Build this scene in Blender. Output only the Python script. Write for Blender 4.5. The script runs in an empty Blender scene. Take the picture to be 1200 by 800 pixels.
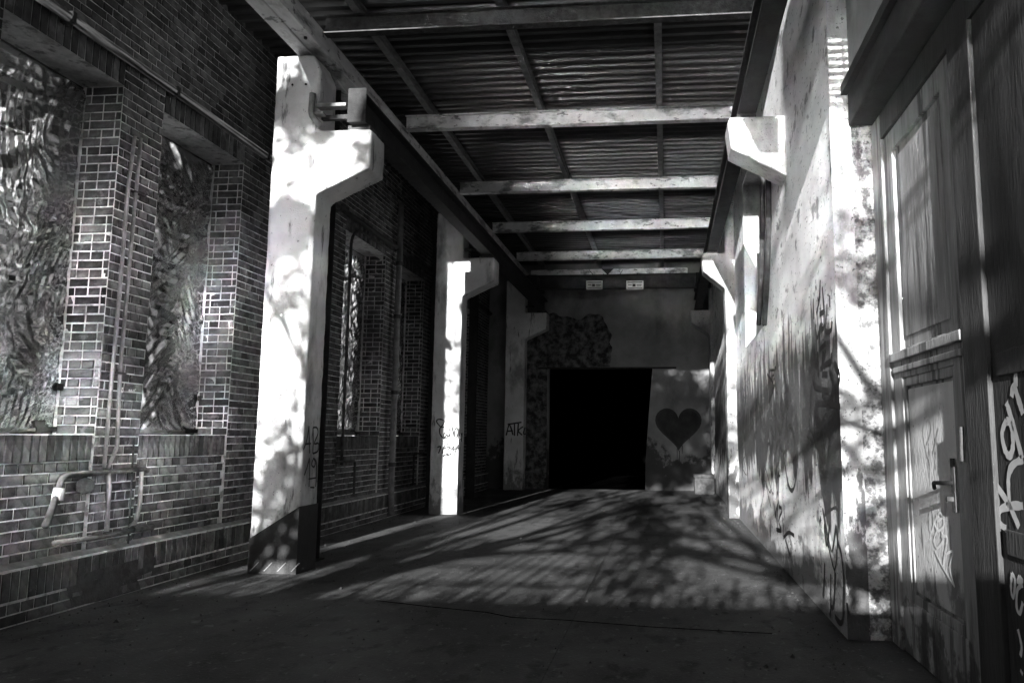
import bpy, math, random
import numpy as np
from mathutils import Vector, Matrix, noise as mnoise

random.seed(7); rng = np.random.default_rng(7)
C = bpy.context.scene.collection
sc = bpy.context.scene

# ------------------------------------------------------------------ camera
F_PX, CX, CY = 895.75, 696.05, 400.0           # focal length and principal point in 1200x800 pixels
YAW, PITCH, ROLL, EYE = -.0937, .1236, .0042, 1.45
def cam_axes():
    c, s = math.cos(YAW), math.sin(YAW); cp, sp = math.cos(PITCH), math.sin(PITCH); cr, sr = math.cos(ROLL), math.sin(ROLL)
    f = Vector((s*cp, c*cp, sp)); r = Vector((c, -s, 0)); u = r.cross(f)
    return cr*r + sr*u, -sr*r + cr*u, f
RV, UV, FV = cam_axes()
cam = bpy.data.cameras.new('camera'); co = bpy.data.objects.new('camera', cam); C.objects.link(co)
co.matrix_world = Matrix(((RV.x, UV.x, -FV.x, 0), (RV.y, UV.y, -FV.y, 0), (RV.z, UV.z, -FV.z, EYE), (0, 0, 0, 1)))
cam.sensor_width = 36; cam.lens = F_PX/1200*36; cam.shift_x = (600-CX)/1200; cam.clip_start = .05; cam.clip_end = 3000
sc.camera = co
def ray(x, y): return FV + (x-CX)/F_PX*RV - (y-CY)/F_PX*UV
def onx(x, y, X): d = ray(x, y); return Vector((0, 0, EYE)) + d*(X/d.x)
def ony(x, y, Y): d = ray(x, y); return Vector((0, 0, EYE)) + d*(Y/d.y)
def onz(x, y, Z): d = ray(x, y); return Vector((0, 0, EYE)) + d*((Z-EYE)/d.z)
def proj(P):
    q = Vector(P) - Vector((0, 0, EYE)); w = q.dot(FV)
    return CX + F_PX*q.dot(RV)/w, CY - F_PX*q.dot(UV)/w

# ------------------------------------------------------------------ light
SUN_EL, SUN_HEAD = math.atan(.20), math.radians(5.5)      # elevation; heading of the rays, right of the hall's axis
world = bpy.data.worlds.new('World'); sc.world = world; world.use_nodes = True
nt = world.node_tree; nt.nodes.clear()
sky = nt.nodes.new('ShaderNodeTexSky'); sky.sky_type = 'NISHITA'; sky.sun_disc = False
sky.sun_elevation = SUN_EL; sky.sun_rotation = math.pi + SUN_HEAD; sky.air_density = 1.0; sky.dust_density = .6
bw = nt.nodes.new('ShaderNodeRGBToBW'); bg = nt.nodes.new('ShaderNodeBackground'); wo = nt.nodes.new('ShaderNodeOutputWorld')
bg.inputs['Strength'].default_value = .05
nt.links.new(sky.outputs[0], bw.inputs[0]); nt.links.new(bw.outputs[0], bg.inputs['Color']); nt.links.new(bg.outputs[0], wo.inputs[0])
sl = bpy.data.lights.new('sun', 'SUN'); sl.energy = 5.0; sl.angle = math.radians(.5); sl.color = (1, 1, 1)
so = bpy.data.objects.new('sun', sl); C.objects.link(so); so.location = (-3, -30, 12)
SD = Vector((math.sin(SUN_HEAD)*math.cos(SUN_EL), math.cos(SUN_HEAD)*math.cos(SUN_EL), -math.sin(SUN_EL)))
so.rotation_mode = 'QUATERNION'; so.rotation_quaternion = SD.to_track_quat('-Z', 'Y')
sc.view_settings.view_transform = 'Standard'; sc.view_settings.look = 'None'
sc.view_settings.exposure = 2.05; sc.view_settings.gamma = 1; sc.view_settings.use_curve_mapping = False
sc.cycles.use_denoising = True; sc.cycles.sample_clamp_indirect = 0; sc.cycles.max_bounces = 7; sc.cycles.diffuse_bounces = 2
sc.cycles.use_adaptive_sampling = True; sc.cycles.adaptive_threshold = .012
sc.cycles.caustics_reflective = True; sc.cycles.blur_glossy = 0.0

# ------------------------------------------------------------------ materials (the photograph is black and white: all greys)
M = {}
def mat(name, lo, hi, scale=3.0, rough=.85, bump=.15, stretch=(1, 1, 1), detail=6, metal=0.0, fine=60, contrast=(.35, .65), island=0.0, stain=None):
    m = bpy.data.materials.new(name); m.use_nodes = True; t = m.node_tree; N = t.nodes; L = t.links
    b = N['Principled BSDF']; b.inputs['Roughness'].default_value = rough; b.inputs['Metallic'].default_value = metal
    tc = N.new('ShaderNodeTexCoord'); mp = N.new('ShaderNodeMapping'); L.new(tc.outputs['Object'], mp.inputs[0]); mp.inputs['Scale'].default_value = stretch
    n1 = N.new('ShaderNodeTexNoise'); n1.inputs['Scale'].default_value = scale; n1.inputs['Detail'].default_value = detail; n1.inputs['Roughness'].default_value = .65
    L.new(mp.outputs[0], n1.inputs['Vector'])
    cr = N.new('ShaderNodeValToRGB'); cr.color_ramp.elements[0].position = contrast[0]; cr.color_ramp.elements[1].position = contrast[1]
    cr.color_ramp.elements[0].color = (lo,)*3 + (1,); cr.color_ramp.elements[1].color = (hi,)*3 + (1,)
    L.new(n1.outputs[0], cr.inputs[0]); col = cr.outputs[0]
    if island:                                    # tone of each brick: per-object and per-brick random
        oi = N.new('ShaderNodeObjectInfo'); at = N.new('ShaderNodeAttribute'); at.attribute_name = 'tone'
        ad = N.new('ShaderNodeMath'); ad.operation = 'ADD'; L.new(oi.outputs['Random'], ad.inputs[0]); L.new(at.outputs['Fac'], ad.inputs[1])
        fr = N.new('ShaderNodeMath'); fr.operation = 'FRACT'; L.new(ad.outputs[0], fr.inputs[0])
        mr = N.new('ShaderNodeMapRange'); mr.inputs['To Min'].default_value = 1-island; mr.inputs['To Max'].default_value = 1+island; L.new(fr.outputs[0], mr.inputs[0])
        mx = N.new('ShaderNodeMix'); mx.data_type = 'RGBA'; mx.blend_type = 'MULTIPLY'; mx.inputs[0].default_value = 1
        L.new(col, mx.inputs[6]); L.new(mr.outputs[0], mx.inputs[7]); col = mx.outputs[2]
    if stain: col = stain(t, tc, col)
    L.new(col, b.inputs['Base Color'])
    n2 = N.new('ShaderNodeTexNoise'); n2.inputs['Scale'].default_value = fine; n2.inputs['Detail'].default_value = 5; L.new(mp.outputs[0], n2.inputs['Vector'])
    bp = N.new('ShaderNodeBump'); bp.inputs['Strength'].default_value = bump; bp.inputs['Distance'].default_value = .02
    sm = N.new('ShaderNodeMath'); sm.operation = 'ADD'; L.new(n1.outputs[0], sm.inputs[0]); L.new(n2.outputs[0], sm.inputs[1])
    L.new(sm.outputs[0], bp.inputs['Height']); L.new(bp.outputs[0], b.inputs['Normal'])
    M[name] = m; return m
def layer(t, vec, col, target, scale, lo, hi, stretch=(1, 1, 1), zr=None, yr=None, amount=1.0, detail=8, band=None):
    """dirt or flaking with its own noise shape, limited to a height range zr = (from, to) and optionally a length range"""
    N = t.nodes; L = t.links
    mp = N.new('ShaderNodeMapping'); mp.inputs['Scale'].default_value = stretch; L.new(vec, mp.inputs[0])
    n = N.new('ShaderNodeTexNoise'); n.inputs['Scale'].default_value = scale; n.inputs['Detail'].default_value = detail; n.inputs['Roughness'].default_value = .62; L.new(mp.outputs[0], n.inputs[0])
    fac = n.outputs[0]
    sp = N.new('ShaderNodeSeparateXYZ'); L.new(vec, sp.inputs[0])
    for ax, r in (('Z', zr), ('Y', yr)):
        if r:                                     # shifts the noise threshold along an axis, so the edge stays ragged
            mr = N.new('ShaderNodeMapRange'); mr.inputs['From Min'].default_value = r[0]; mr.inputs['From Max'].default_value = r[1]
            mr.inputs['To Min'].default_value = .22; mr.inputs['To Max'].default_value = -.28; L.new(sp.outputs[ax], mr.inputs[0])
            ad = N.new('ShaderNodeMath'); ad.operation = 'ADD'; L.new(fac, ad.inputs[0]); L.new(mr.outputs[0], ad.inputs[1]); fac = ad.outputs[0]
    if band:
        a = N.new('ShaderNodeMath'); a.operation = 'SUBTRACT'; L.new(sp.outputs['Z'], a.inputs[0]); a.inputs[1].default_value = band[0]
        b_ = N.new('ShaderNodeMath'); b_.operation = 'ABSOLUTE'; L.new(a.outputs[0], b_.inputs[0])
        mr = N.new('ShaderNodeMapRange'); mr.inputs['From Max'].default_value = band[1]; mr.inputs['To Min'].default_value = .2; mr.inputs['To Max'].default_value = -.25; L.new(b_.outputs[0], mr.inputs[0])
        ad = N.new('ShaderNodeMath'); ad.operation = 'ADD'; L.new(fac, ad.inputs[0]); L.new(mr.outputs[0], ad.inputs[1]); fac = ad.outputs[0]
    ra = N.new('ShaderNodeMapRange'); ra.inputs['From Min'].default_value = lo; ra.inputs['From Max'].default_value = hi; ra.inputs['To Max'].default_value = amount; L.new(fac, ra.inputs[0])
    mx = N.new('ShaderNodeMix'); mx.data_type = 'RGBA'; L.new(ra.outputs[0], mx.inputs[0]); L.new(col, mx.inputs[6]); mx.inputs[7].default_value = (target,)*3 + (1,)
    return mx.outputs[2]
def plaster_stain(t, tc, col):
    v = tc.outputs['Object']
    col = layer(t, v, col, .2, .8, .52, .70, (1, .5, .5), None, None, .7, band=(1.6, 2.1))                    # grey grime
    col = layer(t, v, col, .02, 2.6, .49, .55, (1, .8, .32), None, None, .95, band=(1.45, 1.05), detail=12)    # soot runs
    col = layer(t, v, col, .04, 7.0, .56, .61, (1, .8, .14), None, None, .85, band=(1.9, 1.6), detail=12)
    col = layer(t, v, col, .12, 9.0, .57, .63, (1, .35, .5), None, None, .75, detail=12)                       # flaking
    col = layer(t, v, col, .05, 30.0, .60, .65, (1, .3, 1), None, None, .8)
    return layer(t, v, col, .08, 3.0, .48, .58, (1, .6, .8), (.0, .9), None, .8, detail=12)
def column_stain(t, tc, col):
    v = tc.outputs['Object']
    col = layer(t, v, col, .16, 1.7, .54, .66, (1, 1, .45), None, None, .8)
    col = layer(t, v, col, .05, 6.0, .60, .66, (1.6, 1.6, .25), None, None, .8)
    col = layer(t, v, col, .10, 5.0, .50, .62, (1, 1, .7), (.0, 1.3), None, .8)
    return layer(t, v, col, .04, 30.0, .64, .68, (1, 1, .8), None, None, .8)
def pier_stain(t, tc, col):
    v = tc.outputs['Object']
    col = layer(t, v, col, .12, 1.5, .46, .62, (1, 1, .5), None, None, .85)
    col = layer(t, v, col, .03, 8.0, .56, .62, (1.6, 1.6, .5), (.3, 2.4), None, .9)
    return layer(t, v, col, .03, 34.0, .60, .65, (1, 1, 1), None, None, .9)
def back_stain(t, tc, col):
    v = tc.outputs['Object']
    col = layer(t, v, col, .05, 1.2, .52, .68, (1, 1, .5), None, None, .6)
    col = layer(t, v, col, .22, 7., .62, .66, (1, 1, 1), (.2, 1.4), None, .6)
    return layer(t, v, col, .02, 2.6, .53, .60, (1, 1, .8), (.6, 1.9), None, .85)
def floor_stain(t, tc, col):
    v = tc.outputs['Object']
    col = layer(t, v, col, .02, .8, .46, .60, (1, .5, 1), None, None, .75)
    col = layer(t, v, col, .015, 4.5, .55, .62, (1, .6, 1), None, None, .75)
    col = layer(t, v, col, .16, 11., .60, .66, (1, .7, 1), None, None, .55)
    return layer(t, v, col, .20, 60., .63, .67, (1, 1, 1), None, None, .7)
def brick_stain(t, tc, col):
    v = N_world(t)
    col = layer(t, v, col, .012, .75, .50, .66, (1, 1, .6), None, None, .75)
    return layer(t, v, col, .20, 7.0, .58, .66, (1, 1, 1), None, None, .5)
def mortar_stain(t, tc, col):
    v = N_world(t)
    col = layer(t, v, col, .05, .75, .50, .66, (1, 1, .6), None, None, .75)
    return layer(t, v, col, .10, 9.0, .54, .64, (1, 1, 1), None, None, .7)
def N_world(t):
    g = t.nodes.new('ShaderNodeNewGeometry'); return g.outputs['Position']
def steel_stain(t, tc, col):
    v = tc.outputs['Object']
    col = layer(t, v, col, .08, 2.2, .52, .62, (1, .5, 2), None, None, .8)
    return layer(t, v, col, .05, 14., .58, .64, (.5, .5, 1), None, None, .8)
def door_stain(t, tc, col):
    v = tc.outputs['Object']
    col = layer(t, v, col, .035, 3.5, .52, .60, (1, 2.2, .18), None, None, .85)
    col = layer(t, v, col, .45, 12., .60, .65, (1, 2.0, .2), None, None, .6)
    return layer(t, v, col, .03, 6.0, .50, .58, (1, 1, .8), (-.2, .8), None, .8)
mat('brick', .04, .12, 9, .9, .5, island=.65, fine=120, stain=brick_stain)
mat('brick_light', .10, .22, 9, .9, .35, island=.4, fine=120)
mat('mortar', .55, .8, 14, .95, .8, fine=160, stain=mortar_stain)
mat('plaster', .72, .9, 1.6, .8, .35, stretch=(1, 1, .6), stain=plaster_stain, fine=70)
mat('pier_plaster', .4, .62, 1.6, .8, .5, stretch=(1, 1, .6), stain=pier_stain, fine=70)
mat('column', .5, .72, 1.3, .8, .3, stain=column_stain, fine=80)
mat('column_paint', .015, .03, 5, .7, .2)
mat('grit', .02, .06, 30, .9, .1)
mat('heart_paint', .012, .035, 4, .8, .2)
mat('column_pale', .45, .62, 3, .75, .15, stain=column_stain)
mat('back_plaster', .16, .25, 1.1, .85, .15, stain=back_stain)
mat('raw_patch', .02, .16, 5, .95, .8, contrast=(.42, .62))
mat('jamb', .10, .42, 16, .95, .8, contrast=(.42, .56))
mat('floor', .042, .085, 1.3, .8, .5, stain=floor_stain, fine=45)
mat('ground', .03, .05, .6, .9, .3)
mat('steel_light', .5, .8, 4, .6, .2, stretch=(1, .3, 1), stain=steel_stain)
mat('steel_dark', .012, .03, 6, .9, .2)
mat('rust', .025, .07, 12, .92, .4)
mat('sheet', .035, .08, 2.5, .5, .08, stretch=(.3, 1, 1), metal=.25)
mat('pipe', .12, .24, 8, .8, .3)
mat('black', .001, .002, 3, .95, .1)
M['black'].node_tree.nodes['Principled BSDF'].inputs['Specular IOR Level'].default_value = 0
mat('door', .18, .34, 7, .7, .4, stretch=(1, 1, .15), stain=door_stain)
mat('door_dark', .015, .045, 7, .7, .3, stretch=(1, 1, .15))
mat('door_panel', .45, .6, 4, .65, .3, stretch=(1, 1, .3), stain=column_stain)
mat('marker', .01, .02, 5, .6, 0)
mat('white_paint', .75, .85, 5, .6, 0)
mat('plate', .5, .62, 9, .6, 0)
mat('bark', .06, .12, 8, .95, .6)
mat('leaf', .06, .11, 6, .7, .1)
mat('tape', .01, .015, 5, .5, 0)
mat('foil', .5, .7, 6, .2, .03, metal=1.0, fine=25)
m = bpy.data.materials.new('water'); m.use_nodes = True; b = m.node_tree.nodes['Principled BSDF']
b.inputs['Base Color'].default_value = (.02, .02, .02, 1); b.inputs['Roughness'].default_value = .16; b.inputs['IOR'].default_value = 1.33
M['water'] = m
m = bpy.data.materials.new('glass'); m.use_nodes = True; b = m.node_tree.nodes['Principled BSDF']
b.inputs['Base Color'].default_value = (.8, .8, .8, 1); b.inputs['Roughness'].default_value = .11; b.inputs['Metallic'].default_value = 1   # mirror finish for panes added to bounce sunlight
M['glass'] = m
m = m.copy(); m.name = 'glass_grey'; m.node_tree.nodes['Principled BSDF'].inputs['Base Color'].default_value = (.6, .6, .6, 1); M['glass_grey'] = m
mat('plate_steel', .40, .52, 2, .22, .0, metal=1.0)

# ------------------------------------------------------------------ mesh helpers
class MB:
    def __init__(s): s.v = []; s.f = []
    def add(s, vs, fs):
        o = len(s.v); s.v += [tuple(p) for p in vs]; s.f += [tuple(i+o for i in q) for q in fs]; return s
    def box(s, a, b):
        x0, y0, z0 = [min(p, q) for p, q in zip(a, b)]; x1, y1, z1 = [max(p, q) for p, q in zip(a, b)]
        return s.add([(x0,y0,z0),(x1,y0,z0),(x1,y1,z0),(x0,y1,z0),(x0,y0,z1),(x1,y0,z1),(x1,y1,z1),(x0,y1,z1)],
                     [(0,3,2,1),(4,5,6,7),(0,1,5,4),(1,2,6,5),(2,3,7,6),(3,0,4,7)])
    def prism(s, poly, y0, y1):                   # polygon in x,z extruded along y
        n = len(poly)
        a = sum(poly[i][0]*poly[(i+1)%n][1]-poly[(i+1)%n][0]*poly[i][1] for i in range(n))
        if a < 0: poly = poly[::-1]
        vs = [(x, y0, z) for x, z in poly] + [(x, y1, z) for x, z in poly]
        return s.add(vs, [tuple(range(n)), tuple(range(2*n-1, n-1, -1))] + [(i, i+n, (i+1)%n+n, (i+1)%n) for i in range(n)])
    def tube(s, pts, r, n=10, r1=None):
        pts = [Vector(p) for p in pts]; k = len(pts); rings = []
        up = Vector((0.13, .21, .97))
        for i, p in enumerate(pts):
            d = (pts[min(i+1, k-1)] - pts[max(i-1, 0)]).normalized()
            a = d.cross(up if abs(d.dot(up)) < .95 else Vector((1, 0, 0))).normalized(); b = d.cross(a)
            rr = r if r1 is None else r + (r1-r)*i/max(1, k-1)
            rings.append([p + rr*(math.cos(2*math.pi*j/n)*a + math.sin(2*math.pi*j/n)*b) for j in range(n)])
        vs = [v for rg in rings for v in rg]
        fs = [(i*n+j, i*n+(j+1)%n, (i+1)*n+(j+1)%n, (i+1)*n+j) for i in range(k-1) for j in range(n)]
        fs += [tuple(range(n-1, -1, -1)), tuple((k-1)*n+j for j in range(n))]
        return s.add(vs, fs)
    def build(s, name, material, parent=None, smooth=False, bevel=0):
        me = bpy.data.meshes.new(name); me.from_pydata(s.v, [], s.f); me.update()
        me.materials.append(M[material])
        o = bpy.data.objects.new(name, me); C.objects.link(o)
        if smooth: me.polygons.foreach_set('use_smooth', [True]*len(me.polygons))
        if bevel:
            bv = o.modifiers.new('bevel', 'BEVEL'); bv.width = bevel; bv.segments = 2; bv.limit_method = 'ANGLE'
        if parent: adopt(o, parent)
        return o
def adopt(o, parent):
    mw = Matrix.Translation(parent.location)
    q = parent.parent
    while q: mw = Matrix.Translation(q.location) @ mw if parent.matrix_parent_inverse == Matrix() else mw; q = q.parent
    o.parent = parent; o.matrix_parent_inverse = Matrix.Translation(parent.location).inverted() if parent.type == 'EMPTY' else Matrix()
def tag(o, label=None, cat=None, group=None, kind=None):
    if label: o['label'] = label
    if cat: o['category'] = cat
    if group: o['group'] = group
    if kind or cat: o['kind'] = kind or 'thing'
    return o
def thing(name, loc, label, cat, group=None, kind=None):
    e = bpy.data.objects.new(name, None); C.objects.link(e); e.location = loc; e.empty_display_size = .2
    return tag(e, label, cat, group, kind)
def round_corner(pts, r=.05, n=5):
    """polyline with its corners rounded (pipes bent with elbows)"""
    pts = [Vector(p) for p in pts]; out = [pts[0]]
    for i in range(1, len(pts)-1):
        a, b, c = pts[i-1], pts[i], pts[i+1]
        ra = min(r, (a-b).length*.45, (c-b).length*.45)
        p = b + (a-b).normalized()*ra; q = b + (c-b).normalized()*ra
        for k in range(n+1):
            t = k/n; out.append((1-t)**2*p + 2*t*(1-t)*b + t*t*q)
    return out + [pts[-1]]

# ------------------------------------------------------------------ ground, floor, added bounce plates
XL, XR, YB = -5.05, 1.30, 21.4           # faces of left wall, right wall, back wall
tag(MB().add([(-900,-900,-.07),(900,-900,-.07),(900,900,-.07),(-900,900,-.07)], [(0,1,2,3)]).build('ground', 'ground'), kind='structure')
fl = MB(); nx, ny = 52, 130
for j in range(ny+1):
    for i in range(nx+1):
        x = -6.2 + 8.2*i/nx; y = 1.5 + 19.95*j/ny
        fl.v.append((x, y, .006*mnoise.noise((x*.7, y*.7, 3)) + .003*mnoise.noise((x*2.3, y*2.3, 8)) - .004))
fl.f = [(j*(nx+1)+i, j*(nx+1)+i+1, (j+1)*(nx+1)+i+1, (j+1)*(nx+1)+i) for j in range(ny) for i in range(nx)]
floor = tag(fl.build('floor', 'floor', smooth=True), kind='structure')
for i in range(5):                          # unseen steel plates, added to bounce sunlight onto the roof beams
    for j in range(4):
        if i == 0 or (i == 1 and j < 2): continue
        x0, y0 = -9.2 + i*2.42, -19.4 + j*2.22; tx, ty = rng.uniform(-.007, .007, 2)
        m_ = MB().add([(x0+u*2.4, y0+v*2.2, .028 + (u-.5)*2.4*tx + (v-.5)*2.1*ty + d_) for d_ in (-.018, 0) for u, v in ((0,0),(1,0),(1,1),(0,1))], [(3,2,1,0),(4,5,6,7),(0,1,5,4),(1,2,6,5),(2,3,7,6),(3,0,4,7)])
        tag(m_.build('steel_plate', 'plate_steel'), 'bare shiny steel road plate lying in the yard', 'steel plate', 'steel road plates in the yard')
cr = MB()                                   # the long crack across the concrete
cp = [onz(*p, 0) for p in ((440,704),(500,711),(570,718),(600,724),(660,727),(760,735),(850,740),(905,743))]
for a, b in zip(cp, cp[1:]):
    d = (b-a).normalized(); n = Vector((-d.y, d.x, 0))*.012
    cr.add([a-n+Vector((0,0,.0075)), b-n+Vector((0,0,.0075)), b+n+Vector((0,0,.0075)), a+n+Vector((0,0,.0075))], [(0,1,2,3)])
o = cr.build('crack', 'black', floor)

# ------------------------------------------------------------------ left brick wall
BH, BJ = .0715, .0118; CO = BH + BJ           # brick height, joint, course
ZTOP = 7.4; YS = 4.98
WZ0, WZ1 = 1.45, 4.70                          # window sill and head
WINS = [(5.08, 6.40), (6.98, 8.47), (11.45, 13.22), (13.86, 15.45), (18.35, 19.85)]
bricks = []                                    # (centre, size, proud axis) all the bricks of the left wall
def lay(u0, u1, z0, z1, put, header0=0, off=0.0, soldier=False):
    """rows of bricks between u0..u1 and z0..z1; put(u, z, du, dz)"""
    if soldier:
        n = max(1, round((u1-u0)/CO)); w = (u1-u0)/n
        for i in range(n): put(u0+(i+.5)*w, (z0+z1)/2, w-BJ, z1-z0-BJ)
        return
    n = max(1, round((z1-z0)/CO)); c = (z1-z0)/n
    for r in range(n):
        hd = (r+header0) % 2; L = (.115 if hd else .24) + BJ
        u = u0 - ((L*.5) if hd else (off + (L*.5 if (r//2) % 2 else 0))) 
        while u < u1 - .01:
            a, b = max(u, u0), min(u+L, u1)
            if b-a > .035: put((a+b)/2, z0+(r+.5)*c, b-a-BJ, c-BJ)
            u += L
def on_wall(x):
    def put(u, z, du, dz): bricks.append((Vector((x, u, z)), du, dz, 'x'))
    return put
def on_jamb(y):
    def put(u, z, du, dz): bricks.append((Vector((u, y, z)), du, dz, 'y'))
    return put
APR = .035                                     # window aprons stand back from the piers
zs = .43                                       # top of plinth
core = MB()
edges = [YS] + [e for w in WINS for e in w] + [YB]
for i in range(0, len(edges), 2):              # piers, full height from plinth to window head
    lay(edges[i], edges[i+1], zs, WZ1+.24, on_wall(XL))
    core.box((XL-.5, edges[i], zs), (XL-.005, edges[i+1], WZ1+.24))
for k, (a, b) in enumerate(WINS):
    lay(a, b, zs, WZ0-.23, on_wall(XL-APR), header0=1)
    lay(a, b, WZ0-.23, WZ0, on_wall(XL-APR+.012), soldier=True)
    core.box((XL-.5, a, zs), (XL-APR-.005, b, WZ0-.004))
    lay(a, b, WZ1, WZ1+.24, on_wall(XL), soldier=True)
    core.box((XL-.5, a, WZ1+.004), (XL-.005, b, WZ1+.24))
    lay(XL-.38, XL-.003, WZ0, WZ1, on_jamb(b), off=.06)       # far reveal, facing the yard
lay(YS, YB, WZ1+.24, ZTOP, on_wall(XL), header0=1)
core.box((XL-.5, YS, WZ1+.24), (XL-.005, YB, ZTOP))
lay(XL-.6, XL, zs, ZTOP, on_jamb(YS))
PX = XL + .075                                 # plinth
lay(YS, YB, 0, .17, on_wall(PX)); lay(YS, YB, .18, zs-.02, on_wall(PX), soldier=True)
core.box((XL-.5, YS, -.02), (PX-.005, YB, zs-.008))
left = thing('brick_wall', (XL-.2, 13, 0), 'long left-hand wall of dark bricks with pale mortar and foil-covered windows', 'brick wall')
core.build('mortar', 'mortar', left)
MB().add([(PX-.006, YS, zs-.007), (PX-.006, YB, zs-.007), (XL-.008, YB, zs+.03), (XL-.008, YS, zs+.03)], [(0,1,2,3)]).build('plinth_slope', 'pipe', left)
# the 300 bricks that show largest are objects of their own, the others one mesh
def area(b):
    c, du, dz, ax = b
    e = Vector((0, du/2, 0)) if ax == 'x' else Vector((du/2, 0, 0)); z = Vector((0, 0, dz/2))
    if c.y < 3: return 0
    p = [proj(c+q) for q in (-e-z, e-z, e+z, -e+z)]
    if min(q[0] for q in p) < 1 or min(q[1] for q in p) < 1 or max(q[1] for q in p) > 799: return 0
    return abs(sum(p[i][0]*p[(i+1)%4][1]-p[(i+1)%4][0]*p[i][1] for i in range(4)))/2
ar = [area(b) if (b[0].y < 8.0) else 0 for b in bricks]
order = sorted(range(len(bricks)), key=lambda i: -ar[i]); single = set(order[:300])
cache = {}
def brick_mesh(du, dz, ax):
    key = (round(du, 3), round(dz, 3), ax)
    if key not in cache:
        a, h, d, c = du/2, dz/2, .03, .004
        pts = [(-a, -h, d), (a, -h, d), (a, h, d), (-a, h, d), (-a, -h, 0), (a, -h, 0), (a, h, 0), (-a, h, 0),
               (-a+c, -h+c, -c), (a-c, -h+c, -c), (a-c, h-c, -c), (-a+c, h-c, -c)]     # u, v, depth (negative = proud)
        pts = [(-p[2], p[0], p[1]) if ax == 'x' else (p[0], p[2], p[1]) for p in pts]
        fs = [(0,1,5,4),(1,2,6,5),(2,3,7,6),(3,0,4,7),(4,5,9,8),(5,6,10,9),(6,7,11,10),(7,4,8,11),(8,9,10,11)]
        me = bpy.data.meshes.new('brick'); me.from_pydata(pts, [], fs if ax == 'x' else fs); me.materials.append(M['brick']); cache[key] = me
    return cache[key]
mass = MB(); tone = []
for i, (c, du, dz, ax) in enumerate(bricks):
    pr = rng.uniform(-.0025, .003); c = c + (Vector((pr, 0, 0)) if ax == 'x' else Vector((0, -pr, 0)))
    if i in single:
        me = brick_mesh(du, dz, ax); o = bpy.data.objects.new('brick', me); C.objects.link(o); o.location = c; o.rotation_euler = rng.normal(0, .006, 3); adopt(o, left)
    else:
        me = brick_mesh(du, dz, ax); jt = rng.normal(0, .0016, (12, 3)); vs = [tuple(v.co + c + Vector(jt[q])) for q, v in enumerate(me.vertices)]
        mass.add(vs, [tuple(p.vertices) for p in me.polygons]); tone += [rng.random()]*len(vs)
o = mass.build('brickwork', 'brick', left); tag(o, kind='stuff')
o.data.attributes.new('tone', 'FLOAT', 'POINT').data.foreach_set('value', tone)

# foil in the windows: crumpled silver sheets taped to the frames
def foil_mesh(a, b, k):
    """a sheet pulled tight between its fixings: long straight creases in fans, panel seams and small crumples"""
    r = np.random.default_rng(100+k); n, m_ = (130, 260) if k < 2 else (50, 100)
    Y, Z = np.meshgrid(np.linspace(a+.01, b-.01, n+1), np.linspace(WZ0+.015, WZ1-.015, m_+1)); H = np.zeros_like(Y)
    W = np.array([[(mnoise.noise((y*1.3, z*1.0, k*2.7+5)), mnoise.noise((y*1.3, z*1.0, k*2.7+25))) for y, z in zip(ry, rz)] for ry, rz in zip(Y, Z)])
    G = np.array([[mnoise.noise((y*2.2, z*1.6, k*1.7+50)) for y, z in zip(ry, rz)] for ry, rz in zip(Y, Z)])
    for lam, am in ((.55, .070), (.40, .075), (.29, .075), (.21, .062), (.15, .052), (.11, .042), (.08, .032)):   # crossing folds: flat facets between sharp creases
        for q in range(2):
            an = r.normal(.55 if q else 2.2, .45); u = (Y*math.cos(an) + Z*math.sin(an)*.8 + .22*W[..., q])/lam + r.uniform(0, 1)
            H += am*np.abs((u % 1) - .5)*np.clip(.55 + 1.3*G*(1 if q else -1), .1, 1.3)
    for z in (WZ0+.62, WZ0+1.25, WZ0+1.9, WZ0+2.5): H += .012*np.clip((Z - z - .03*np.sin(Y*5+z))/.01, 0, 1)*np.clip((z+.6-Z)/.6, 0, 1)
    H += np.array([[.045*mnoise.noise((y*1.5, z*1.1, k*5.1)) + .014*mnoise.noise((y*5, z*4, k)) for y, z in zip(ry, rz)] for ry, rz in zip(Y, Z)])
    ii, jj = np.meshgrid(np.arange(n+1), np.arange(m_+1)); H *= np.minimum(np.minimum(np.minimum(ii, n-ii), np.minimum(jj, m_-jj)), 3)/3
    f = MB(); f.v = [(XL-.41+h*.36, y, z) for h, y, z in zip(H.ravel(), Y.ravel(), Z.ravel())]
    f.f = [(j*(n+1)+i, j*(n+1)+i+1, (j+1)*(n+1)+i+1, (j+1)*(n+1)+i) for j in range(m_) for i in range(n)]
    return f
for k, (a, b) in enumerate(WINS):
    lab = ['large crumpled silver foil sheet in the tall window with four tape strips', 'crumpled silver foil in the window between the twin pipes and the first pillar',
           'narrow crumpled foil in the window just behind the first white pillar', 'crumpled foil in the window behind the downpipe, before the second pillar',
           'foil in the shaded window beyond the second white pillar'][k]
    w = thing('foil_window', (XL-.38, (a+b)/2, WZ0), lab, 'window', 'foil-covered windows of the brick wall')
    f = foil_mesh(a, b, k)
    f.build('foil_sheet', 'foil', w)
    fr = MB(); fr.box((XL-.46, a, WZ0), (XL-.41, b, WZ0+.06)).box((XL-.46, a, WZ1-.06), (XL-.41, b, WZ1)).box((XL-.46, a, WZ0+.06), (XL-.41, a+.06, WZ1-.06)).box((XL-.46, b-.06, WZ0+.06), (XL-.41, b, WZ1-.06))
    fr.build('window_frame', 'rust', w)
    for (yy, zz, dy, dz) in ((b-.10, WZ0+.045, .16, .022), (b-.02, WZ0+.42, .05, .03), (a+.12, WZ0+.22, .2, .03), (b-.2, WZ0+.09, .08, .03))[:4 if k == 0 else 3]:
        MB().box((XL-.345, yy-dy, zz-dz), (XL-.34, yy+dy*.4, zz+dz)).build('tape', 'tape', w)

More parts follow.
